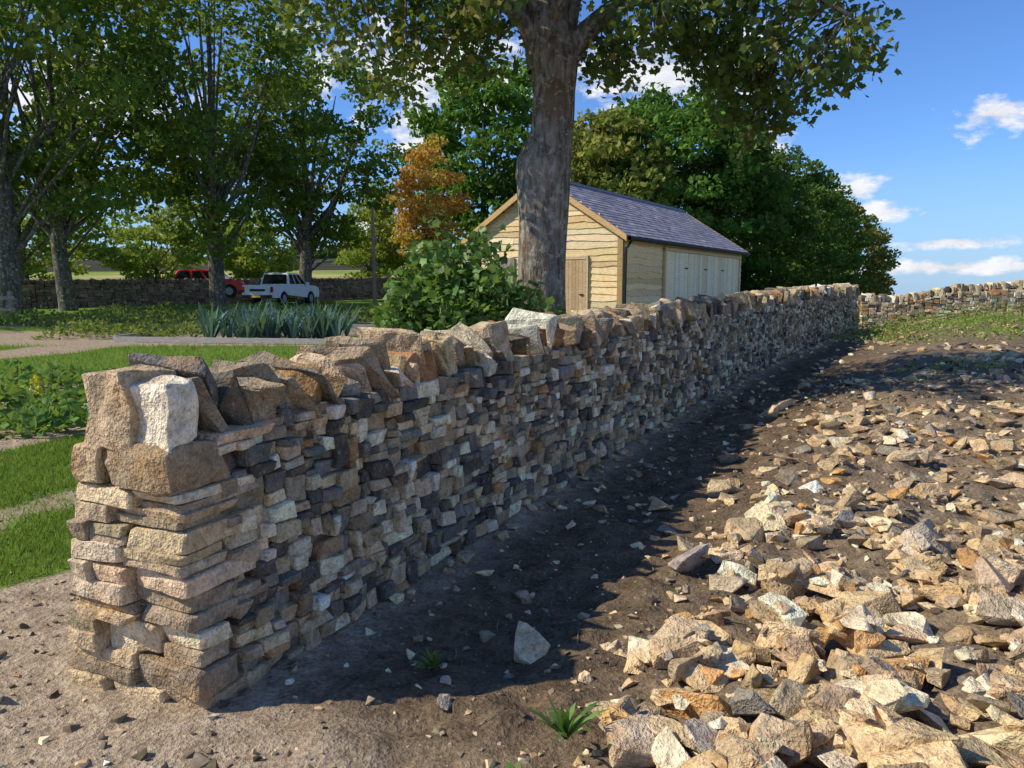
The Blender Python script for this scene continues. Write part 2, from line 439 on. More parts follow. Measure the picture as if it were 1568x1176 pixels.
# ------------------------------------------------------------------ rubble
hx0,hy0,hr=-.6,1.0,.02; hX,hY=np.meshgrid(np.arange(hx0,6.5,hr),np.arange(hy0,8.5,hr)); Hm=height(hX,hY)
def xl(y): return np.interp(y,[1.2,2.0,2.7,3.1,4.5,5.6,6.5,8],[-.12,.0,.42,.78,1.12,1.75,2.6,4.0])
cand=[]
NB=1350; NS=1500
while len(cand)<NB+NS:
    y=rng.uniform(1.25,8); x=rng.uniform(-.2,6)
    dd=x-xl(y)+.12*math.sin(5*y)+.1*math.sin(11*y+1)
    if dd<(0 if len(cand)<NB else -.12): continue
    dens=np.interp(y,[1.2,3.4,4.6,6.0,8],[1,1,.62,.34,.12])*np.interp(dd,[-.1,.25,.6],[.3,.85,1])*np.interp(x,[3.2,5],[1,.6])
    if rng.random()>dens: continue
    cand.append((x,y))
cand=np.array(cand); n=len(cand)
size=np.clip(rng.lognormal(math.log(.058),.42,n),.028,.125)
size[NB:]=rng.uniform(.012,.034,NS)
size*=np.interp(cand[:,1],[2,4,6],[1.05,.95,.82])
o=np.argsort(-size+rng.uniform(0,.08,n)); cand=cand[o]; size=size[o]
half=size[:,None]*np.stack([rng.uniform(.95,1.5,n),rng.uniform(.7,1.0,n),rng.uniform(.36,.78,n)],-1)
zc=np.zeros(n)
for i in range(n):
    x,y=cand[i]; r=size[i]*1.0; ix=int((x-hx0)/hr); iy=int((y-hy0)/hr); k=max(1,int(r/hr))
    sl=(slice(max(iy-k,0),iy+k+1),slice(max(ix-k,0),ix+k+1)); w=Hm[sl]
    z0=.75*w.mean()+.25*np.percentile(w,75); zc[i]=z0+half[i,2]*.45
    mk=(hX[sl]-x)**2+(hY[sl]-y)**2<r*r
    w[mk]=np.maximum(w[mk],z0+half[i,2]*1.0)
PALR=[(.78,.59,.35),(.66,.47,.26),(.55,.41,.245),(.44,.345,.225),(.84,.71,.50),(.58,.34,.14),(.32,.285,.23)]
wr_=[4,4,4,2.4,2.2,1.1,1.5]
g=Geo(); put_rocks(g,RT,np.column_stack([cand,zc]),half,randB(n,.5),pick(n,PALR,wr_,.15)); g.build('rubble_stone_pile',M_stone)
L=[(.06,3.12,.085),(.04,3.75,.055),(.34,3.35,.03),(-.42,3.2,.03),(-.25,2.6,.028),(1.0,4.6,.06),(1.02,5.0,.07),(3.0,8.6,.12),(3.3,8.9,.1),(2.5,7.9,.09),(.6,5.2,.06),(.3,2.75,.03)]
for i in range(620):
    s=rng.uniform(.3,22); q=rng.uniform(.05,1.0) if rng.random()<.2 else rng.uniform(.9,7)
    P,d,e=wall_frame(s); p=P-e*q; L.append((p[0],p[1],rng.uniform(.012,.036)*(1+s*.05)))
for cx,cy,k in((3.5,7.6,34),(7.2,11.2,70),(6.2,9.3,40),(4.9,10.2,25),(5.4,7.3,30),(3.2,6.6,24),(8.6,13.2,30)):
    for i in range(k): L.append((cx+rng.normal(0,.55),cy+rng.normal(0,.25),rng.uniform(.03,.085)))
for i in range(100):
    s=rng.uniform(.5,22); P,d,e=wall_frame(s); p=P-e*rng.uniform(.0,.12); L.append((p[0],p[1],rng.uniform(.02,.055)))
L=np.array(L); n=len(L); half=L[:,2:3]*np.stack([rng.uniform(1,1.5,n),rng.uniform(.8,1.1,n),rng.uniform(.4,.8,n)],-1)
g=Geo(); put_rocks(g,RT,np.column_stack([L[:,:2],height(L[:,0],L[:,1])+half[:,2]*.4]),half,randB(n,.3),pick(n,PALR,[4,4,4,3,2,.6,2],.13)); g.build('loose_stones',M_stone)
n=15000; r_=rng.random(n)**.75*11+1.6; az=rng.uniform(-.72,.78,n); x=r_*np.sin(az); y=r_*np.cos(az)
s,t=wall_st(x,y); keep=((t<-.0)|(t>.75)|(s<-.15)); keep&=~((t>-1.15)&(t<0)&(s>0)&(rng.random(n)<.6)); x=x[keep];y=y[keep];t=t[keep];n=len(x)
keep=(t<1.7)|(rng.random(n)<.08); x=x[keep];y=y[keep];n=len(x)
sz=rng.lognormal(math.log(.006),.5,n)*(1+.12*np.hypot(x,y)); half=sz[:,None]*np.stack([rng.uniform(1,1.4,n),rng.uniform(.7,1.1,n),rng.uniform(.4,.9,n)],-1)
g=Geo(); put_rocks(g,PT,np.column_stack([x,y,height(x,y)+half[:,2]*.35]),half,randB(n,.5),pick(n,PALR+[(.18,.14,.095)],[3,3,3,3,1.5,.6,3,14],.2)); g.build('gravel',M_gravel)

# ------------------------------------------------------------------ tubes, leaves, trees
def tube(geo,pts,rad,col,sides=8,rough=0,seed=0,sub=3):
    pts=np.array(pts,float); rad=np.array(rad,float)
    if len(pts)>2 and sub>1:
        P=np.vstack([2*pts[0]-pts[1],pts,2*pts[-1]-pts[-2]]); out=[];ro=[]
        for i in range(1,len(P)-2):
            for k in range(sub):
                u=k/sub; a,b_,c,d_=P[i-1:i+3]
                out.append(.5*((2*b_)+(-a+c)*u+(2*a-5*b_+4*c-d_)*u*u+(-a+3*b_-3*c+d_)*u**3)); ro.append(rad[i-1]*(1-u)+rad[i]*u)
        out.append(pts[-1]); ro.append(rad[-1]); pts=np.array(out); rad=np.array(ro)
    T=np.gradient(pts,axis=0); T/=np.linalg.norm(T,axis=1,keepdims=True)+1e-9
    ref=np.array([0,1.,0]) if abs(T[0,1])<.8 else np.array([1.,0,0])
    U=np.cross(T,ref); U/=np.linalg.norm(U,axis=1,keepdims=True)+1e-9; W=np.cross(T,U)
    a=np.linspace(0,2*np.pi,sides,endpoint=False)
    ring=U[:,None]*np.cos(a)[None,:,None]+W[:,None]*np.sin(a)[None,:,None]
    r=rad[:,None,None]*np.ones((1,sides,1))
    if rough:
        X=pts[:,None]+ring*rad[:,None,None]; r=r*(1+rough*(sn(X*np.array([1,1,.45]),41,1.4)+.6*sn(X*np.array([1,1,.35]),42,5))[...,None])
    V=(pts[:,None]+ring*r).reshape(-1,3); m=len(pts); F=[]
    for i in range(m-1):
        for k in range(sides): F.append([i*sides+k,i*sides+(k+1)%sides,(i+1)*sides+(k+1)%sides,(i+1)*sides+k])
    geo.add(V,F,col)
D_leaf=np.array([[0,-.5],[.34,.0],[0,.55],[-.34,.02]])
def lobed():
    P=[]; 
    for ang,r in((-90,.35),(-25,.72),(5,.64),(30,.92),(60,.66),(90,1.05),(120,.66),(150,.92),(175,.64),(205,.72)):
        P.append((r*math.cos(R2(ang))*.55,r*math.sin(R2(ang))*.55+.05))
    return np.array(P)
S_leaf=lobed()
def leaves(geo,pos,size,T,cols,upb=.5,fold=.0,r=rng):
    n=len(pos); nr=r.normal(size=(n,3)); nr/=np.linalg.norm(nr,axis=1,keepdims=True); nr[:,2]+=upb; nr/=np.linalg.norm(nr,axis=1,keepdims=True)
    tg=r.normal(size=(n,3)); tg-= (tg*nr).sum(1,keepdims=True)*nr; tg/=np.linalg.norm(tg,axis=1,keepdims=True)+1e-9; bt=np.cross(nr,tg)
    k=len(T); s=np.asarray(size).reshape(-1,1,1)
    V=pos[:,None]+s*(tg[:,None]*T[None,:,0:1]+bt[:,None]*T[None,:,1:2]) - s*nr[:,None]*(np.abs(T[None,:,0:1])*fold)
    geo.add(V.reshape(-1,3),np.arange(n*k).reshape(n,k),np.repeat(cols,k,0))
def sph(n,r=rng):
    v=r.normal(size=(n,3)); return v/np.linalg.norm(v,axis=1,keepdims=True)
def make_tree(name,x,y,H,r0,cz,R,ncl,clr,per,ls,pal,w=None,lean=(0,0),mat=None,bare=.25,nbr=26,seed=0,flat=.65,fork=True,shell=.45):
    r=np.random.default_rng(seed+500)
    par=empty(name); zb=float(height(x,y)); base=np.array([x,y,zb-.15])
    cc=np.array([x+lean[0],y+lean[1],zb+cz]); R=np.array(R,float)
    D=sph(ncl,r); rad=shell+(1-shell)*r.random(ncl)**.55
    rad*=1+.16*sn(D+seed,51,.9)
    Cn=cc+D*rad[:,None]*R
    Cn=Cn[Cn[:,2]>zb+H*bare*.5]
    ncl=len(Cn)
    gb=Geo(); top=np.array([cc[0],cc[1],zb+H*.8]); 
    tp=[base,base+np.array([0,0,.5]),base*.75+top*.25+np.array([r.normal(0,.2),0,0]),base*.5+top*.5+np.append(r.normal(0,.25,2),0),top]
    tube(gb,tp,[r0*1.35,r0*1.02,r0*.85,r0*.5,r0*.1],(.1,.1,.1),12,.05)
    if fork:
        for k in range(5):
            a=r.uniform(0,6.28); st=base+(top-base)*r.uniform(.18,.4); en=cc+np.array([math.cos(a)*R[0]*.7,math.sin(a)*R[1]*.7,r.uniform(-.1,.6)*R[2]])
            md=st*.55+en*.45+np.array([0,0,-.06*H]); tube(gb,[st,md,en],[r0*.5,r0*.33,r0*.06],(.1,.1,.1),8,.05)
    idx=r.choice(ncl,min(nbr,ncl),replace=False)
    for i in idx:
        en=Cn[i]; f=np.clip((en[2]-zb)/H*.75-.08+r.normal(0,.04),.14,.9); st=base+(top-base)*f
        md=st*.5+en*.5+np.array([0,0,r.uniform(-.02,.05)*H]); rb=r0*.26*(1-f*.5)
        tube(gb,[st,md,en],[rb,rb*.6,rb*.12],(.1,.1,.1),6)
    gb.build('trunk_and_branches',M_bark2,par,True)
    gl=Geo(); cr=clr*r.uniform(.6,1.25,ncl); cnt=np.maximum((per*(cr/clr)**2).astype(int),8)
    ci=np.repeat(np.arange(ncl),cnt); m=len(ci); d=sph(m,r); d[:,2]=np.where(d[:,2]<-.3,d[:,2]*.5,d[:,2])
    pos=Cn[ci]+d*(cr[ci]*r.uniform(.45,1.08,m)**.8)[:,None]*np.array([1,1,flat])
    pc=np.array(pal); ww=np.array(w,float) if w else np.ones(len(pc)); ww/=ww.sum()
    base_c=pc[r.choice(len(pc),ncl,p=ww)]; col=base_c[ci]*.6+pc[r.choice(len(pc),m,p=ww)]*.4
    col=col*(1+r.normal(0,.16,(m,1)))
    leaves(gl,pos,ls*r.uniform(.7,1.3,m),D_leaf,np.clip(col,.01,.8),.45,.3,r)
    gl.build('crown',mat or M_leafm,par)
LG=[(.085,.155,.035),(.11,.19,.04),(.16,.245,.055),(.26,.28,.06)]
make_tree('sycamore_tree',-20.0,30,19,.46,12.2,(7.3,6,8.2),115,1.3,110,.30,LG,[3,3,2,.8],seed=1)
make_tree('sycamore_tree',-20.6,35,18,.36,11.4,(6,5.5,7.2),85,1.3,100,.30,LG,[3,3,2,.8],seed=2)
make_tree('sycamore_tree',-15.0,38.5,19,.40,10.8,(5.8,6,8.0),130,1.3,115,.31,LG,[3,3,2,.9],seed=3,lean=(.3,0))
make_tree('ash_tree',-12.9,47,15.3,.42,9.2,(5.1,5.3,6.0),100,1.25,115,.34,LG,[3,3,1.8,.5],seed=4,lean=(.2,0))
make_tree('sycamore_tree',-24,24,18,.45,12,(6,5.5,6),65,1.3,90,.30,LG,[3,3,2,.6],seed=5)
make_tree('sycamore_tree',-27.5,42,17,.4,10.0,(5.5,6,6.5),75,1.4,90,.36,LG,[2,3,2,1],seed=6)
YG=[(.26,.36,.065),(.20,.30,.06),(.36,.39,.10)]
for i,(x,y,H,R) in enumerate([(-37,58,8,4.5),(-29,62,7,4.2),(-46,60,9,5),(-22.5,66,7,3.6),(-33,74,11,5)]):
    make_tree('hawthorn_tree',x,y,H,.2,H*.52,(R,R,H*.42),60,1.1,90,.38,YG,seed=20+i,bare=.1,nbr=12)
make_tree('young_lime_tree',-9.8,57,8.0,.16,4.3,(2.3,2.3,3.5),55,.85,95,.3,YG,seed=30,bare=.1)
make_tree('young_lime_tree',-12.4,66,8.6,.16,4.4,(2.6,2.6,3.7),55,.9,95,.32,YG,seed=31,bare=.1)
make_tree('autumn_cherry_tree',-5.9,53.5,10.6,.2,6.2,(2.7,2.4,4.3),70,.9,110,.28,[(.74,.42,.10),(.62,.50,.13),(.36,.40,.09),(.78,.33,.10)],[3,3,2,1.5],seed=32,bare=.1,mat=M_leafa)
DG=[(.10,.21,.04),(.13,.26,.045),(.18,.32,.06),(.07,.14,.03)]
DK=[(.06,.11,.03),(.085,.15,.038),(.11,.18,.045)]
def dense(name,x,y,H,R,seed,pal=DG,w=None,k=1.0,sc=1.0):
    make_tree(name,x,y,H,.45,H*.50,(R,R,H*.48),int(175*k),1.2*sc,100,.42*sc,pal,w,seed=seed,mat=M_leafd,bare=.08,nbr=5,flat=.7,fork=False,shell=.64)
dense('horse_chestnut_tree',-2.3,63,18.9,6.2,40,sc=1.22)
dense('horse_chestnut_tree',10.6,52,15.8,5.2,41)
dense('beech_tree',14.9,56,14.2,4.6,42,DK)
dense('lime_tree',6.2,49,12.4,3.4,43,[(.24,.26,.06),(.19,.24,.05),(.29,.28,.07)],None,.7)
dense('beech_tree',20,64,13.8,4.6,44,DK,None,.8)
dense('beech_tree',25.5,72,14.2,4.8,45,DK,None,.8)
dense('beech_tree',31.5,80,14.0,4.8,46,DK,None,.7)
dense('lime_tree',37,87,13.2,4.8,47,[(.15,.17,.045),(.22,.21,.06),(.12,.15,.04)],None,.7)
dense('lime_tree',43,95,12,4.6,48,[(.17,.18,.05),(.24,.22,.06),(.13,.15,.04)],None,.6)
dense('horse_chestnut_tree',3.6,60,13,4.4,49,DK,None,.7)
gl=Geo()
def mass(geo,cx,cy,w,h,n,ls,pal):
    x=rng.uniform(-w,w,n); zz=rng.random(n)**.7*h*(1-.45*np.abs(np.sin(x*.21+cx)))*np.sqrt(np.clip(1-(x/w)**2,0,1)); yy=rng.normal(0,w*.12,n)
    p=np.column_stack([cx+x,cy+yy,height(cx+x,cy+yy)+zz]); leaves(geo,p,ls*rng.uniform(.6,1.3,n),D_leaf,pick(n,pal,[1]*len(pal),.15),.5,.3)
for cx,cy,w,h,n in((-58,228,9,6,1800),(-66,236,9,7,1800),(-80,240,10,6,1500),(-52,240,7,5,1200),(-110,200,30,6,4000),(-170,180,40,8,4500),(-45,246,12,3.5,1500)):
    mass(gl,cx,cy,w,h,n,1.0,[(.07,.12,.035),(.10,.15,.045)])
mass(gl,66,86,5,8.0,1800,.5,[(.22,.21,.06),(.16,.17,.04)])
gl.build('distant_trees',M_leafd)
gl=Geo()
for (x0,y0,x1,y1) in((-150,120,-22,128),(-150,165,-25,172),(-62,128,-78,215),(-34,128,-38,172)):
    n=60; u=np.linspace(0,1,n); x=x0+(x1-x0)*u; y=y0+(y1-y0)*u; z=height(x,y); dx,dy=(x1-x0),(y1-y0); l=math.hypot(dx,dy); ex,ey=-dy/l*.3,dx/l*.3
    top=z+1.2+rng.normal(0,.05,n)
    Vv=np.stack([np.column_stack([x+ex,y+ey,z-.3]),np.column_stack([x+ex*.6,y+ey*.6,top]),np.column_stack([x-ex*.6,y-ey*.6,top]),np.column_stack([x-ex,y-ey,z-.3])],1).reshape(-1,3)
    gl.add(Vv,[[i*4+k,i*4+k+1,i*4+5+k,i*4+4+k] for i in range(n-1) for k in range(3)],(.18,.155,.12))
gl.build('distant_field_wall',M_gravel)

# ------------------------------------------------------------------ the big foreground tree
syc=empty('mature_sycamore_tree'); gb=Geo(); TX,TY=.44,10.0
zb=float(height(TX,TY))
tube(gb,[(TX-.02,TY,zb-.2),(TX-.02,TY,zb+.25),(TX-.03,TY,1.5),(TX-.02,TY,2.3),(TX-.01,TY,2.8),(TX+.0,TY,3.1),(TX+.09,TY,3.5),(TX+.10,TY,4.0),(TX+.09,TY,4.5),(TX-.03,TY,5.1)],
     [.46,.34,.30,.30,.34,.37,.285,.27,.31,.20],(.1,.1,.1),40,.05,sub=9)
limbs=[([(.42,10,4.3),(.26,10,5.2),(.12,10,6.5),(.3,9.8,8),(.2,10,9.6)],.22),
([(.58,10,4.25),(.95,9.95,4.75),(1.5,9.8,5.1),(2.4,9.6,5.35),(3.3,9.5,5.15),(4.0,9.4,4.75)],.17),
([(.35,10,4.5),(0,9.8,4.95),(-.8,9.6,5.3),(-1.7,9.5,5.25),(-2.5,9.4,5.0)],.13),
([(.58,10,4.4),(.85,10.2,5.6),(1.4,10.5,7.0),(2.4,11,8)],.18),
([(.3,10.1,4.9),(0,11,5.8),(-.6,12,6.2)],.12),
([(.5,9.9,4.8),(.8,9.1,5.6),(1.5,8.4,6.1),(2.3,7.9,6.0)],.12),
([(1.3,9.85,5.05),(2.1,10.4,5.8),(3.1,10.9,6.2),(4.1,11.2,6.2)],.10),
([(.1,10,4.9),(-.5,9.2,6.0),(-1.4,8.8,6.8),(-2.3,8.9,7.1)],.12),
([(.3,9.8,6),(1.3,9.5,7.3),(2.4,9.4,8.3),(3.2,9.6,8.6)],.11)]
LP=[]
for p,r in limbs:
    k=len(p); rad=[r*(1-.86*(i/(k-1))**.8) for i in range(k)]
    tube(gb,p,rad,(.1,.1,.1),14,.05,sub=5)
    p=np.array(p,float)
    for i in range(k-1):
        for u in(0,.33,.66,1.): LP.append(np.append(p[i]*(1-u)+p[i+1]*u, rad[i]*(1-u)+rad[i+1]*u))
LP=np.array(LP)
zx=np.array([-2.9,-2.3,-1.8,-1.3,-.7,0,.6,1.0,1.5,2.0,2.6,3.0,3.5,4.0,4.45,4.75]); zz_=np.array([4.95,4.65,4.25,4.0,4.3,4.6,4.4,4.2,4.4,4.5,4.3,3.95,3.75,3.85,4.3,4.9])
Cn=[]
while len(Cn)<360:
    x=rng.uniform(-3.0,4.5); y=10+rng.normal(0,1.0); zl=np.interp(x,zx,zz_)
    if x>4.4*y/10: continue
    zt=7.0+3.2*math.sqrt(max(0,1-((x-.85)/4.0)**2)) if abs(x-.85)<4 else 6.4
    z=zl+.1+ (rng.random()**1.9)*(zt-zl)
    if abs(x-.5)<.5 and z<5.2 and (rng.random()<.8 or y<10): continue
    if x<-.4 and z<5.3 and rng.random()<.3: continue
    if .8<x<2.2 and z<5.2 and rng.random()<.4: continue
    Cn.append((x,y,z))
Cn=np.array(Cn); gl=Geo(); SYC=[(.07,.12,.028),(.095,.155,.032),(.14,.19,.042),(.26,.22,.05)]
for c in Cn:
    dd=np.linalg.norm(LP[:,:3]-c,axis=1)+.6*np.maximum(LP[:,2]-c[2]-.9,0); j=int(np.argmin(dd)); st=LP[j,:3]
    md=(st+c)/2+np.array([0,0,.12+.1*rng.random()])+rng.normal(0,.06,3); r0=min(LP[j,3]*.5,.028)
    tube(gb,[st,md,c],[r0,r0*.6,.006],(.1,.1,.1),5,sub=3)
    for k in range(3):
        en=c+np.clip(rng.normal(0,.2,3),-.32,.32)+np.array([0,0,-.06]); tube(gb,[c*.8+md*.2,(c+en)/2+np.array([0,0,.04]),en],[.008,.006,.002],(.1,.1,.1),4,sub=2)
        leaves(gl,en+rng.normal(0,.07,(5,3)),rng.uniform(.09,.15,5),S_leaf,pick(5,SYC,[3,4,2,1],.15),.5,.25)
    n=int(rng.uniform(30,58)); d=sph(n); pos=c+d*(rng.uniform(.1,1,n)**.5)[:,None]*np.array([.46,.46,.30])
    yel=rng.random()<(.35 if c[0]<-.3 else .08)
    leaves(gl,pos,rng.uniform(.08,.15,n),S_leaf,pick(n,SYC,[3,4,2,5 if yel else .4],.15),.55,.25)
gb.build('trunk_and_limbs',M_bark,syc,True); gl.build('crown',M_leaf,syc)
# ------------------------------------------------------------------ bush below tree
bush=empty('elder_bush'); gb=Geo(); gl=Geo()
BG=[(.13,.25,.055),(.18,.31,.07),(.09,.17,.04),(.24,.36,.10)]
bc=np.array([-.42,9.1])
for i in range(105):
    a=rng.uniform(0,6.28); rr=math.sqrt(rng.random())
    top=np.array([bc[0]+math.cos(a)*rr*1.15,bc[1]+math.sin(a)*rr*.7,0]); 
    hh=.9+1.1*(1-rr**2)*rng.uniform(.3,1.0); 
    if top[0]<-.6: hh+=.28*rng.uniform(.3,1.3)
    if top[0]>-.1: hh*=.86
    top[2]=hh+.1; b0=np.array([bc[0]+(top[0]-bc[0])*.4,bc[1]+(top[1]-bc[1])*.4,.05])
    tube(gb,[b0,(b0+top)/2+np.array([0,0,.1]),top],[.014,.010,.004],(.1,.12,.06),5,sub=2)
    for f,m,sp in((1.06,8,.06),(.95,20,.12),(.78,18,.15),(.55,12,.15),(.35,8,.15)):
        c=b0*(1-f)+top*f; pos=c+rng.normal(0,sp,(m,3)); leaves(gl,pos,rng.uniform(.07,.16,m),S_leaf,pick(m,BG,[3,3,2,1],.18),.7,.2)
gb.build('stems',M_bark2,bush,True); gl.build('leaves',M_leaf,bush)

# ------------------------------------------------------------------ barn
barn=empty('timber_barn'); c0=np.array([3.3,23.0]); ds=np.array([6.9,11.0]); SL=np.linalg.norm(ds); ds=ds/SL; dg=np.array([-ds[1],ds[0]]); GW=5.5
ZB=.30; ZE=3.19; ZR=4.95
def bp(a,b_,z):
    return np.array([c0[0]+dg[0]*a+ds[0]*b_,c0[1]+dg[1]*a+ds[1]*b_,z])
def hexa(geo,pts,col):
    geo.add(pts,[[0,3,2,1],[4,5,6,7],[0,1,5,4],[1,2,6,5],[2,3,7,6],[3,0,4,7]],col)
def bbox(geo,a0,a1,b0,b1,z0,z1,col):
    hexa(geo,[bp(a0,b0,z0),bp(a1,b0,z0),bp(a1,b1,z0),bp(a0,b1,z0),bp(a0,b0,z1),bp(a1,b0,z1),bp(a1,b1,z1),bp(a0,b1,z1)],col)
g=Geo(); bw=(.30,.24,.15)
sh=[bp(.03,.03,ZB-.3),bp(GW-.03,.03,ZB-.3),bp(GW-.03,.03,ZE),bp(GW/2,.03,ZR-.08),bp(.03,.03,ZE)]; sh2=[p+np.append(ds*(SL-.06),0) for p in sh]
g.add(sh,[[0,1,2,3,4]],bw); g.add(sh2,[[4,3,2,1,0]],bw)
for i in range(5): j=(i+1)%5; g.add([sh[i],sh[j],sh2[j],sh2[i]],[[3,2,1,0]],bw)
g.build('frame',M_wood,barn)
g=Geo()
def board(geo,f,u0,u1,z,h,outn,col):
    n=max(3,int((u1-u0)/.22)); u=np.linspace(u0,u1,n); wav=.022*np.sin(u*rng.uniform(1.5,3.5)+rng.uniform(0,6))+.012*rng.normal(size=n)
    lo=np.array([f(x) for x in u]); on=np.append(outn,0)
    a=lo+on*.06; a[:,2]=z+wav; b_=lo+on*.028; b_[:,2]=z+h+.03; c=lo+on*.02; c[:,2]=z+wav
    V=np.concatenate([a,b_,c]); F=[[i,i+1,n+i+1,n+i] for i in range(n-1)]+[[i+1,i,2*n+i,2*n+i+1] for i in range(n-1)]
    geo.add(V,F,col)
WB=[(.76,.57,.32),(.70,.51,.27),(.80,.64,.40),(.60,.42,.22)]
z=ZB
while z<ZR-.15:
    h=rng.uniform(.17,.23); zt=max(z+h*.5,ZE); cut=(zt-ZE)/(ZR-ZE)*GW/2
    u0,u1=.0+cut,GW-cut
    if u1-u0>.25:
        k=rng.uniform(.3,.7); m_=u0+(u1-u0)*k
        for a,b_ in((u0,m_),(m_,u1)): board(g,lambda u:bp(u,0,0),a,b_,z,h,-ds,pick(1,WB,[3,3,2,1],.10)[0])
    z+=h
z=ZB
while z<ZE-.05:
    h=min(rng.uniform(.17,.23),ZE-z)
    for a,b_ in((0,3.4),(3.4,SL*.6),(SL*.6,SL)): board(g,lambda u:bp(0,u,0),a,b_,z,h,-dg,pick(1,WB,[3,3,2,1],.10)[0])
    for a,b_ in((0,4.),(4.,SL)): board(g,lambda u:bp(GW,u,0),a,b_,z,h,dg,pick(1,WB,[3,3,2,1],.10)[0])
    z+=h
g.build('waney_edge_cladding',M_wood,barn)
g=Geo()
b0,b1=SL*.267,SL*.955; nb=44
for i in range(nb):
    a=b0+(b1-b0)*i/nb; b_=b0+(b1-b0)*(i+1)/nb-.014
    if i%11==0: a+=.04
    bbox(g,-.115,-.06,a,b_,ZB+.05,ZE-.42,pick(1,[(.82,.68,.46),(.74,.60,.40),(.84,.73,.54)],[1,1,1],.07)[0])
bbox(g,-.14,-.06,b0-.12,b0-.01,ZB,ZE-.32,(.60,.45,.27)); bbox(g,-.14,-.06,b1+.005,b1+.11,ZB,ZE-.32,(.60,.45,.27))
bbox(g,-.15,-.06,b0-.12,b1+.11,ZE-.41,ZE-.30,(.60,.45,.27))
bbox(g,-.09,.08,-.10,.05,ZB-.2,ZE-.02,(.38,.26,.13)); bbox(g,GW-.08,GW+.08,-.09,.05,ZB-.2,ZE-.02,(.38,.26,.13))
for i in range(6):
    a=GW*.206+i*.12; bbox(g,a,a+.112,-.11,-.06,ZB+.05,ZB+2.1,pick(1,[(.50,.34,.20),(.45,.30,.17)],[1,1],.06)[0])
bbox(g,GW*.206-.08,GW*.206-.01,-.12,-.05,ZB,ZB+2.2,(.56,.43,.26)); bbox(g,GW*.206+.73,GW*.206+.80,-.12,-.05,ZB,ZB+2.2,(.56,.43,.26)); bbox(g,GW*.206-.08,GW*.206+.8,-.125,-.055,ZB+2.11,ZB+2.2,(.56,.43,.26))
for i in range(6):
    a=GW*.68+i*.14; bbox(g,a,a+.13,-.11,-.06,ZB+.9,ZB+2.2,pick(1,[(.25,.22,.19),(.30,.26,.22)],[1,1],.06)[0])
sl=(ZR-ZE)/(GW/2)
for b_ in(-.28,SL+.2):
    for sg in(0,1):
        A0=(-.28,ZE-.28*sl) if sg==0 else (GW+.28,ZE-.28*sl); A1=(GW/2,ZR)
        P=[]
        for zz in(-.10,.09):
            for (a,z_),bb in((A0,b_),(A1,b_),(A1,b_+.05),(A0,b_+.05)):
                P.append(bp(a,bb+(.002 if sg else 0),z_+zz))
        hexa(g,P,(.60,.38,.18))
g.build('doors_and_trim',M_wood,barn)
g=Geo()
for sg in(0,1):
    e0=-.3 if sg==0 else GW+.3; P=[]
    zz0=ZE-.3*sl
    for dz in(.0,.05):
        P+= [bp(e0,-.25,zz0+dz),bp(GW/2,-.25,ZR+dz),bp(GW/2,SL+.2,ZR+dz),bp(e0,SL+.2,zz0+dz)]
    hexa(g,P,(.05,.05,.055))
    rows_=17
    for r_i in range(rows_):
        f0=r_i/rows_; f1=(r_i+1.25)/rows_
        nsl=int(SL/.27); off=.135*(r_i%2)
        for k in range(nsl+1):
            b0_=-.26+k*.278-off*1.0; b1_=b0_+.27
            b0_=max(b0_,-.27); b1_=min(b1_,SL+.22)
            if b1_-b0_<.05: continue
            f1c=min(f1,1.0); lift=.085+rng.uniform(0,.008)
            def rp(f,b_,dz): return bp(e0+(GW/2-e0)*f,b_,zz0+(ZR-zz0)*f+dz)
            P=[rp(f0,b0_,lift-.012),rp(f1c,b0_,.058),rp(f1c,b1_,.058),rp(f0,b1_,lift-.012),rp(f0,b0_,lift),rp(f1c,b0_,.068),rp(f1c,b1_,.068),rp(f0,b1_,lift)]
            hexa(g,P,pick(1,[(.36,.31,.32),(.30,.265,.27),(.42,.365,.36)],[2,2,1],.14)[0])
P=[bp(GW/2-.12,-.26,ZR+.03),bp(GW/2+.12,-.26,ZR+.03),bp(GW/2+.12,SL+.2,ZR+.03),bp(GW/2-.12,SL+.2,ZR+.03),bp(GW/2-.03,-.26,ZR+.14),bp(GW/2+.03,-.26,ZR+.14),bp(GW/2+.03,SL+.2,ZR+.14),bp(GW/2-.03,SL+.2,ZR+.14)]
hexa(g,P,(.22,.20,.21))
g.build('slate_roof',M_slate,barn)
g=Geo()
tube(g,[bp(-.34,-.2,ZE-.2),bp(-.34,SL+.2,ZE-.2)],[.06,.06],(.02,.02,.02),8,sub=1)
tube(g,[bp(-.33,.05,ZE-.22),bp(-.2,.0,ZE-.45),bp(-.16,-.02,ZE-.7),bp(-.16,-.02,ZB)],[.04]*4,(.02,.02,.02),8,sub=2)
bbox(g,GW*.206+.08,GW*.206+.2,-.15,-.115,ZB+1.0,ZB+1.04,(.02,.02,.02))
for f in(.25,.5,.75):
    bm_=b0+(b1-b0)*f
    for zz in(ZB+.5,ZB+1.9): bbox(g,-.13,-.118,bm_-.35,bm_+.0,zz,zz+.05,(.05,.05,.05))
g.build('gutter_and_ironwork',M_matte,barn)

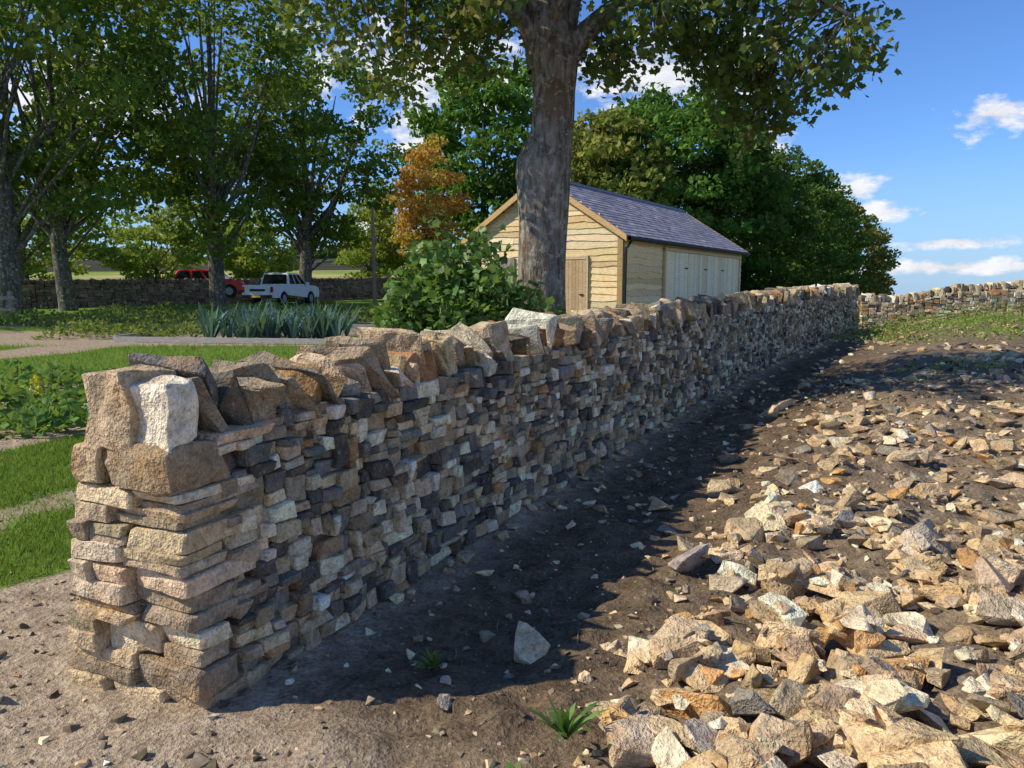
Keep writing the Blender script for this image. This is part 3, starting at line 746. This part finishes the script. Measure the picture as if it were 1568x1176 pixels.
# ------------------------------------------------------------------ vehicles
def vehicle(name,x,y,zoff,heading,prof,W,cab,col,wheels,pick_up):
    par=empty(name); zb=float(height(x,y))+zoff; ch,shh=math.cos(heading),math.sin(heading)
    def T(p): p=np.atleast_2d(np.array(p,float)); return np.column_stack([x+p[:,0]*ch-p[:,1]*shh,y+p[:,0]*shh+p[:,1]*ch,zb+p[:,2]])
    g=Geo(); n=len(prof); P=[(a,W/2*(1-.04*(z>1.0)),z) for a,z in prof]+[(a,-W/2*(1-.04*(z>1.0)),z) for a,z in prof]
    g.add(T(P),[list(range(n))],col); g.F.append(np.array([list(range(2*n-1,n-1,-1))]))
    g.add(T(P),[[i,n+i,n+(i+1)%n,(i+1)%n] for i in range(n)],col)
    (x0,x1,x2,x3,z0,z1)=cab; wb,wt=W*.47,W*.40
    hexa(g,T([(x0,-wb,z0),(x3,-wb,z0),(x3,wb,z0),(x0,wb,z0),(x1,-wt,z1),(x2,-wt,z1),(x2,wt,z1),(x1,wt,z1)]),col)
    g.build('body',M_paint,par,bevel=.04)
    g=Geo(); gk=(.012,.014,.016)
    def ip(f,z):
        k=(z-z0)/(z1-z0); a=x0+(x1-x0)*k; b_=x3+(x2-x3)*k; return a+(b_-a)*f,wb+(wt-wb)*k
    za,zb2=z0+.06,z1-.09
    for sg in(-1,1):
        for f0,f1 in((.06,.34),(.38,.62),(.66,.93)):
            Q=[]
            for f,z in((f0,za),(f1,za),(f1-.02,zb2),(f0+.02,zb2)):
                a,w=ip(f,z); Q.append((a,sg*(w+.012),z))
            g.add(T(Q),[[0,1,2,3]] if sg<0 else [[3,2,1,0]],gk)
    for f,o in((0,-.012),(1,.012)):
        a0,w0=ip(f,za); a1,w1=ip(f,zb2); Q=[(a0+o,-w0*.88,za),(a0+o,w0*.88,za),(a1+o,w1*.88,zb2),(a1+o,-w1*.88,zb2)]
        g.add(T(Q),[[3,2,1,0]] if f==0 else [[0,1,2,3]],gk)
    g.build('windows',M_glass,par)
    g=Geo()
    for wx in wheels:
        for sg in(-1,1):
            a=np.linspace(0,2*np.pi,24,endpoint=False); Rw=.37
            rings=[(Rw*.93,W/2+.01),(Rw,W/2-.04),(Rw,W/2-.22),(Rw*.9,W/2-.25)]
            P=[(wx+r*math.cos(t),sg*o,.37+r*math.sin(t)) for r,o in rings for t in a]
            F=[[i*24+k,i*24+(k+1)%24,(i+1)*24+(k+1)%24,(i+1)*24+k] for i in range(3) for k in range(24)]
            g.add(T(P),F,(.02,.02,.02)); 
            P=[(wx,sg*(W/2+.0),.37)]+[(wx+Rw*.93*math.cos(t),sg*(W/2+.01),.37+Rw*.93*math.sin(t)) for t in a]
            g.add(T(P),[[0,1+k,1+(k+1)%24] for k in range(24)],(.02,.02,.02))
            P=[(wx,sg*(W/2+.025),.37)]+[(wx+Rw*.6*math.cos(t),sg*(W/2+.018),.37+Rw*.6*math.sin(t)) for t in a]
            g.add(T(P),[[0,1+k,1+(k+1)%24] for k in range(24)],(.35,.35,.36))
    if pick_up:
        hexa(g,T([(.1,-W/2+.12,1.1),(1.7,-W/2+.12,1.1),(1.7,W/2-.12,1.1),(.1,W/2-.12,1.1),(.1,-W/2+.12,1.125),(1.7,-W/2+.12,1.125),(1.7,W/2-.12,1.125),(.1,W/2-.12,1.125)]),(.02,.02,.02))
        hexa(g,T([(-.03,-.45,.78),(0.01,-.45,.78),(0.01,.45,.78),(-.03,.45,.78),(-.03,-.45,.9),(0.01,-.45,.9),(0.01,.45,.9),(-.03,.45,.9)]),(.03,.03,.03))
    hexa(g,T([(-.13,-W/2+.08,.42),(.0,-W/2+.08,.42),(.0,W/2-.08,.42),(-.13,W/2-.08,.42),(-.13,-W/2+.08,.58),(.0,-W/2+.08,.58),(.0,W/2-.08,.58),(-.13,W/2-.08,.58)]),(.04,.04,.04))
    g.add(T([(-.145,-.26,.44),(-.145,.26,.44),(-.145,.26,.56),(-.145,-.26,.56)]),[[3,2,1,0]],(.6,.5,.05))
    for sg in(-1,1):
        y0,y1=sorted((sg*(W/2-.02),sg*(W/2-.16)))
        hexa(g,T([(-.02,y0,.72),(.05,y0,.72),(.05,y1,.72),(-.02,y1,.72),(-.02,y0,1.02),(.05,y0,1.02),(.05,y1,1.02),(-.02,y1,1.02)]),(.35,.02,.015))
        y0,y1=sorted((sg*(W/2+.02),sg*(W/2+.2)))
        hexa(g,T([(x3-.45,y0,z0-.02),(x3-.32,y0,z0-.02),(x3-.32,y1,z0-.02),(x3-.45,y1,z0-.02),(x3-.45,y0,z0+.16),(x3-.32,y0,z0+.16),(x3-.32,y1,z0+.16),(x3-.45,y1,z0+.16)]),col)
    g.build('wheels_lights_and_trim',M_matte,par)
def arch(cx,r=.43,n=7): return [(cx+r*math.cos(t),.36+r*math.sin(t)) for t in np.linspace(0,math.pi,n)][::-1]
pf=[(0,.42),(.72,.42)]+arch(1.15)+[(3.75,.40)]+arch(4.2)+[(4.65,.42),(5.2,.42),(5.25,.75),(5.15,.98),(4.9,1.08),(3.95,1.13),(0.02,1.12)]
pf=[p for p in pf if p[1]>.37]
vehicle('parked_pickup_truck',-13.8,41.0,0,R2(77),pf,1.9,(1.75,1.95,3.1,3.98,1.12,1.80),(.80,.81,.82),(1.15,4.2),True)
pr=[(0,.42),(.4,.42)]+arch(.8)+[(2.9,.40)]+arch(3.35)+[(3.8,.42),(4.2,.45),(4.25,.7),(4.05,.92),(3.2,1.02),(.05,1.05)]
pr=[p for p in pr if p[1]>.37]
vehicle('parked_red_car',-20.0,45.0,.35,R2(5),pr,1.8,(.1,.45,2.4,3.2,1.03,1.62),(.60,.02,.015),(.8,3.35),False)

# ------------------------------------------------------------------ garden things
g=Geo()
def bx(g,p0,p1,w,h,z,col):
    p0=np.array(p0,float);p1=np.array(p1,float);d=(p1-p0)/np.linalg.norm(p1-p0);e=np.array([-d[1],d[0]])*w/2
    P=[]
    for dz in(0,h):
        for q in(p0-e,p1-e,p1+e,p0+e): P.append((q[0],q[1],z+dz))
    hexa(g,P,col)
tb=(.46,.43,.37)
bx(g,(-9.6,18.1),(-3.3,17.1),.06,.13,.24,tb); bx(g,(-9.6,18.1),(-9.4,21.8),.06,.13,.26,tb); bx(g,(-5.2,22.3),(-2.6,22.1),.06,.16,.30,tb); bx(g,(-4.6,20.4),(-2.4,19.9),.06,.16,.28,tb)
g.build('raised_bed_edging',M_wood)
g=Geo(); 
def straps(g,x,y,z,n,L,w,pal,spread=.5,droop=.4):
    for i in range(n):
        a=rng.uniform(0,6.28); l=L*rng.uniform(.7,1.15); sp=spread*rng.uniform(.3,1.2); dr=droop*rng.uniform(.3,1.3); dx,dy=math.cos(a),math.sin(a); c=pick(1,pal,[1]*len(pal),.12)[0]
        P=[]
        for u,ww in((0,.7),(.35,1),(.7,.8),(1,.08)):
            rr=l*sp*u; zz=z+l*(u-dr*u**3); P+= [(x+dx*rr-dy*w*ww,y+dy*rr+dx*w*ww,zz),(x+dx*rr+dy*w*ww,y+dy*rr-dx*w*ww,zz)]
        g.add(P,[[0,1,3,2],[2,3,5,4],[4,5,7,6]],c)
LK=[(.12,.22,.20),(.18,.29,.27),(.08,.15,.13)]
for i in range(75):
    x=rng.uniform(-7.6,-4.1); y=18.0+.55*rng.integers(0,4)+rng.normal(0,.05); straps(g,x,y,float(height(x,y)),9,1.0*rng.uniform(.8,1.15),.034,LK,.55,.35)
g.build('leek_plants',M_leafd)
def lowplants(name,boxes,pal,ls,hh,dens):
    g=Geo()
    for x0,x1,y0,y1,h in boxes:
        n=int((x1-x0)*(y1-y0)*dens); x=rng.uniform(x0,x1,n); y=rng.uniform(y0,y1,n); P=np.stack([x,y],-1)
        top=h*(.7+.35*sn(P,61,1.2)); z=height(x,y)+np.clip(top,.03,9)*rng.random(n)**.6
        leaves(g,np.column_stack([x,y,z]),ls*rng.uniform(.6,1.3,n),D_leaf,pick(n,pal,[1]*len(pal),.18),.6,.2)
    g.build(name,M_leafm)
lowplants('vegetable_rows',[(-12,-8,18.6,21.5,.42),(-9,-3,22.5,24,.35),(-17,-10,23,27,.45),(-10,-2.6,25,29,.5),(-17,-2,29,34,.4)],[(.11,.19,.045),(.18,.26,.07),(.24,.26,.10)],.12,.4,120)
lowplants('kale_plants',[(-7.0,-4.2,7.2,11.2,.34)],[(.09,.19,.05),(.13,.26,.07),(.16,.31,.09)],.13,.3,200)
lowplants('weeds',[(8.0,14.5,14.5,22.5,.18),(9.8,16,20,23.8,.45),(5.4,7.4,9.9,10.7,.16),(8.8,10.4,19,21.5,.5),(16,26,18,22,.4)],[(.19,.29,.06),(.27,.35,.08),(.40,.38,.16)],.075,.3,62)
g=Geo(); 
for x,y,h in((-4.75,7.45,.55),(-5.05,7.9,.45),(-4.6,8.3,.4)):
    zb=float(height(x,y)); n=60; u=rng.random(n); a=rng.uniform(0,6.28,n); rr=(.22*(1-u)+.05)*rng.uniform(.5,1,n)
    leaves(g,np.column_stack([x+rr*np.cos(a),y+rr*np.sin(a),zb+u*h]),.14*(1.2-u),D_leaf,pick(n,[(.15,.28,.06),(.20,.33,.09)],[1,1],.1),.6,.2)
    n=30; u=rng.random(n); leaves(g,np.column_stack([x+rng.normal(0,.02,n),y+rng.normal(0,.02,n),zb+h*.75+u*h*.35]),.045,D_leaf,pick(n,[(.70,.55,.03)],[1],.1),.3,0)
g.build('mullein_plant',M_leaf)
for x,y,L in((.17,2.22,.15),(.0,2.05,.10),(-.33,2.92,.08)):
    g=Geo(); zz=float(height(x,y))+(.08 if x>.1 else 0); straps(g,x,y,zz,16,L*.9,.011,[(.12,.22,.05),(.17,.30,.07)],1.1,.55); straps(g,x,y,zz+.02,10,L*.9,.009,[(.15,.28,.05)],.5,.2); g.build('ground_weed',M_leaf)
def grass(name,n,xs,ys,h,cond,pal):
    x=rng.uniform(*xs,n*3); y=rng.uniform(*ys,n*3); mk=masks(x,y)[:,0]; k=(mk>rng.uniform(.3,.9,len(x)))&cond(x,y); x=x[k][:n];y=y[k][:n];n=len(x)
    z=height(x,y); a=rng.uniform(0,6.28,n); w=.0035*(1+.25*y/4); hh=h*rng.uniform(.4,1.3,n); lx=rng.normal(0,.5,n)*hh; ly=rng.normal(0,.5,n)*hh
    V=np.stack([np.column_stack([x-w*np.cos(a),y-w*np.sin(a),z-.003]),np.column_stack([x+w*np.cos(a),y+w*np.sin(a),z-.003]),np.column_stack([x+lx,y+ly,z+hh])],1)
    g=Geo(); g.add(V.reshape(-1,3),np.arange(3*n).reshape(n,3),np.repeat(pick(n,pal,[1]*len(pal),.2),3,0)); g.build(name,M_blade)
GP=[(.17,.29,.05),(.22,.36,.065),(.30,.40,.11),(.12,.21,.035)]
grass('lawn_grass',50000,(-7,-2),(3.4,9),.045,lambda x,y:(x/y>-.85),GP)
grass('meadow_grass',30000,(-22,-3),(9,30),.09,lambda x,y:(x/y>-.8),GP)
g=Geo()
for i in range(130):
    s=rng.uniform(.2,8) if i<80 else rng.uniform(1,14); P,d,e=wall_frame(s); p=P-e*(rng.uniform(.1,1.1) if i<80 else rng.uniform(1,5)); a=rng.uniform(0,6.28); l=rng.uniform(.05,.16)
    p0=np.array([p[0],p[1]]); p1=p0+l*np.array([math.cos(a),math.sin(a)]); pm=(p0+p1)/2+rng.normal(0,.012,2)
    tube(g,[(*q,float(height(*q))+.008) for q in(p0,pm,p1)],[.0022,.002,.001],pick(1,[(.30,.23,.15),(.12,.09,.06)],[1,1],.1)[0],4,sub=2)
g.build('fallen_twigs',M_matte)
g=Geo(); x,y=-7.0,38.5; zb=float(height(x,y)); tube(g,[(x,y,zb-.2),(x,y,zb+3),(x,y,zb+5.0)],[.10,.09,.075],(.26,.19,.12),10); g.build('utility_pole',M_wood)
fe=empty('timber_rail_fence'); g=Geo()
for i,x in enumerate((-24,-21.8,-19.6,-17.4)):
    zb=float(height(x,26.2)); bx(g,(x-.06,26.2),(x+.06,26.2),.12,1.05,zb,(.30,.25,.19))
for zz in(.35,.75): bx(g,(-24.3,26.12),(-17.2,26.12),.04,.12,.37+zz,(.32,.26,.2))
g.build('posts_and_rails',M_wood,fe)

# ------------------------------------------------------------------ light, sky
SD=Vector((-1,-.12,0)).normalized(); EL=R2(39)
sd=Vector((SD.x*math.cos(EL),SD.y*math.cos(EL),math.sin(EL)))
sl_=bpy.data.lights.new('sun','SUN'); sl_.energy=5.0; sl_.angle=R2(.53); sl_.color=(1,.90,.72)
so=bpy.data.objects.new('sun',sl_); so.rotation_euler=sd.to_track_quat('Z','Y').to_euler(); so.location=(-20,0,20); scene.collection.objects.link(so)
w=bpy.data.worlds.new('World'); scene.world=w; w.use_nodes=True; nt=w.node_tree
for n in list(nt.nodes): nt.nodes.remove(n)
out=nt.nodes.new('ShaderNodeOutputWorld'); bg=nt.nodes.new('ShaderNodeBackground'); bg.inputs[1].default_value=.15
sky=nt.nodes.new('ShaderNodeTexSky'); sky.sky_type='NISHITA'; sky.sun_disc=False; sky.sun_elevation=EL; sky.sun_rotation=math.atan2(SD.x,SD.y)%(2*math.pi)
sky.altitude=300; sky.air_density=1.0; sky.dust_density=.1; sky.ozone_density=3
tc=nt.nodes.new('ShaderNodeTexCoord'); sx=nt.nodes.new('ShaderNodeSeparateXYZ'); nt.links.new(tc.outputs['Generated'],sx.inputs[0])
az=mth(nt,'ARCTAN2',sx.outputs[0],sx.outputs[1]); el=mth(nt,'ARCSINE',sx.outputs[2])
cmb=nt.nodes.new('ShaderNodeCombineXYZ'); nt.links.new(az,cmb.inputs[0]); nt.links.new(mth(nt,'MULTIPLY',el,1.9),cmb.inputs[1])
n1=noise(nt,22,5,.6,cmb.outputs[0])
acc=None
blobs=[(.558,.185,.045,.020),(-.10,.262,.17,.055),(.19,.262,.15,.045),(-.12,.20,.04,.05),(-.5,.2,.14,.06),(.405,.113,.05,.016),(.445,.088,.04,.014),
(.525,.050,.07,.007),(.54,.022,.25,.008),(-.2,.075,.05,.016),(.31,.175,.035,.022),(1.2,.25,.35,.1),(-1.4,.25,.35,.1),(2.8,.35,.6,.15)]
for a0,e0,sa,se in blobs:
    da=mth(nt,'DIVIDE',mth(nt,'SUBTRACT',az,a0),sa); de=mth(nt,'DIVIDE',mth(nt,'SUBTRACT',el,e0),se)
    d=mth(nt,'SQRT',mth(nt,'ADD',mth(nt,'MULTIPLY',da,da),mth(nt,'MULTIPLY',de,de)))
    acc=d if acc is None else mth(nt,'MINIMUM',acc,d)
dens=mth(nt,'SUBTRACT',mth(nt,'MULTIPLY',mth(nt,'SUBTRACT',n1,.5),3.6),mth(nt,'SUBTRACT',acc,.95))
cm=maprange(nt,dens,-.1,.6,0,.95)
shade=maprange(nt,n1,.35,.65,4.9,6.9)
cc_=nt.nodes.new('ShaderNodeCombineColor'); nt.links.new(mth(nt,'MULTIPLY',shade,.97),cc_.inputs[0]); nt.links.new(mth(nt,'MULTIPLY',shade,.98),cc_.inputs[1]); nt.links.new(mth(nt,'MULTIPLY',shade,1.03),cc_.inputs[2])
tint=mixc(nt,1.0,sky.outputs[0],(.56,.79,1.14),'MULTIPLY')
tint2=mixc(nt,maprange(nt,el,.0,.16,.75,0),tint,(2.3,3.5,5.3))
mc=mixc(nt,cm,tint2,cc_.outputs[0])
nt.links.new(mc,bg.inputs[0]); nt.links.new(bg.outputs[0],out.inputs[0])

cam=bpy.data.cameras.new('camera'); cam.lens=26.4; cam.sensor_width=36; cam.clip_end=3000; cam.clip_start=.05
co_=bpy.data.objects.new('camera',cam); co_.location=(0,0,1.55); co_.rotation_euler=(R2(90-7.35),0,0); scene.collection.objects.link(co_); scene.camera=co_
scene.view_settings.view_transform='Standard'; scene.view_settings.look='None'; scene.view_settings.exposure=0
print('verts',sum(len(o.data.vertices) for o in scene.objects if o.type=='MESH'))
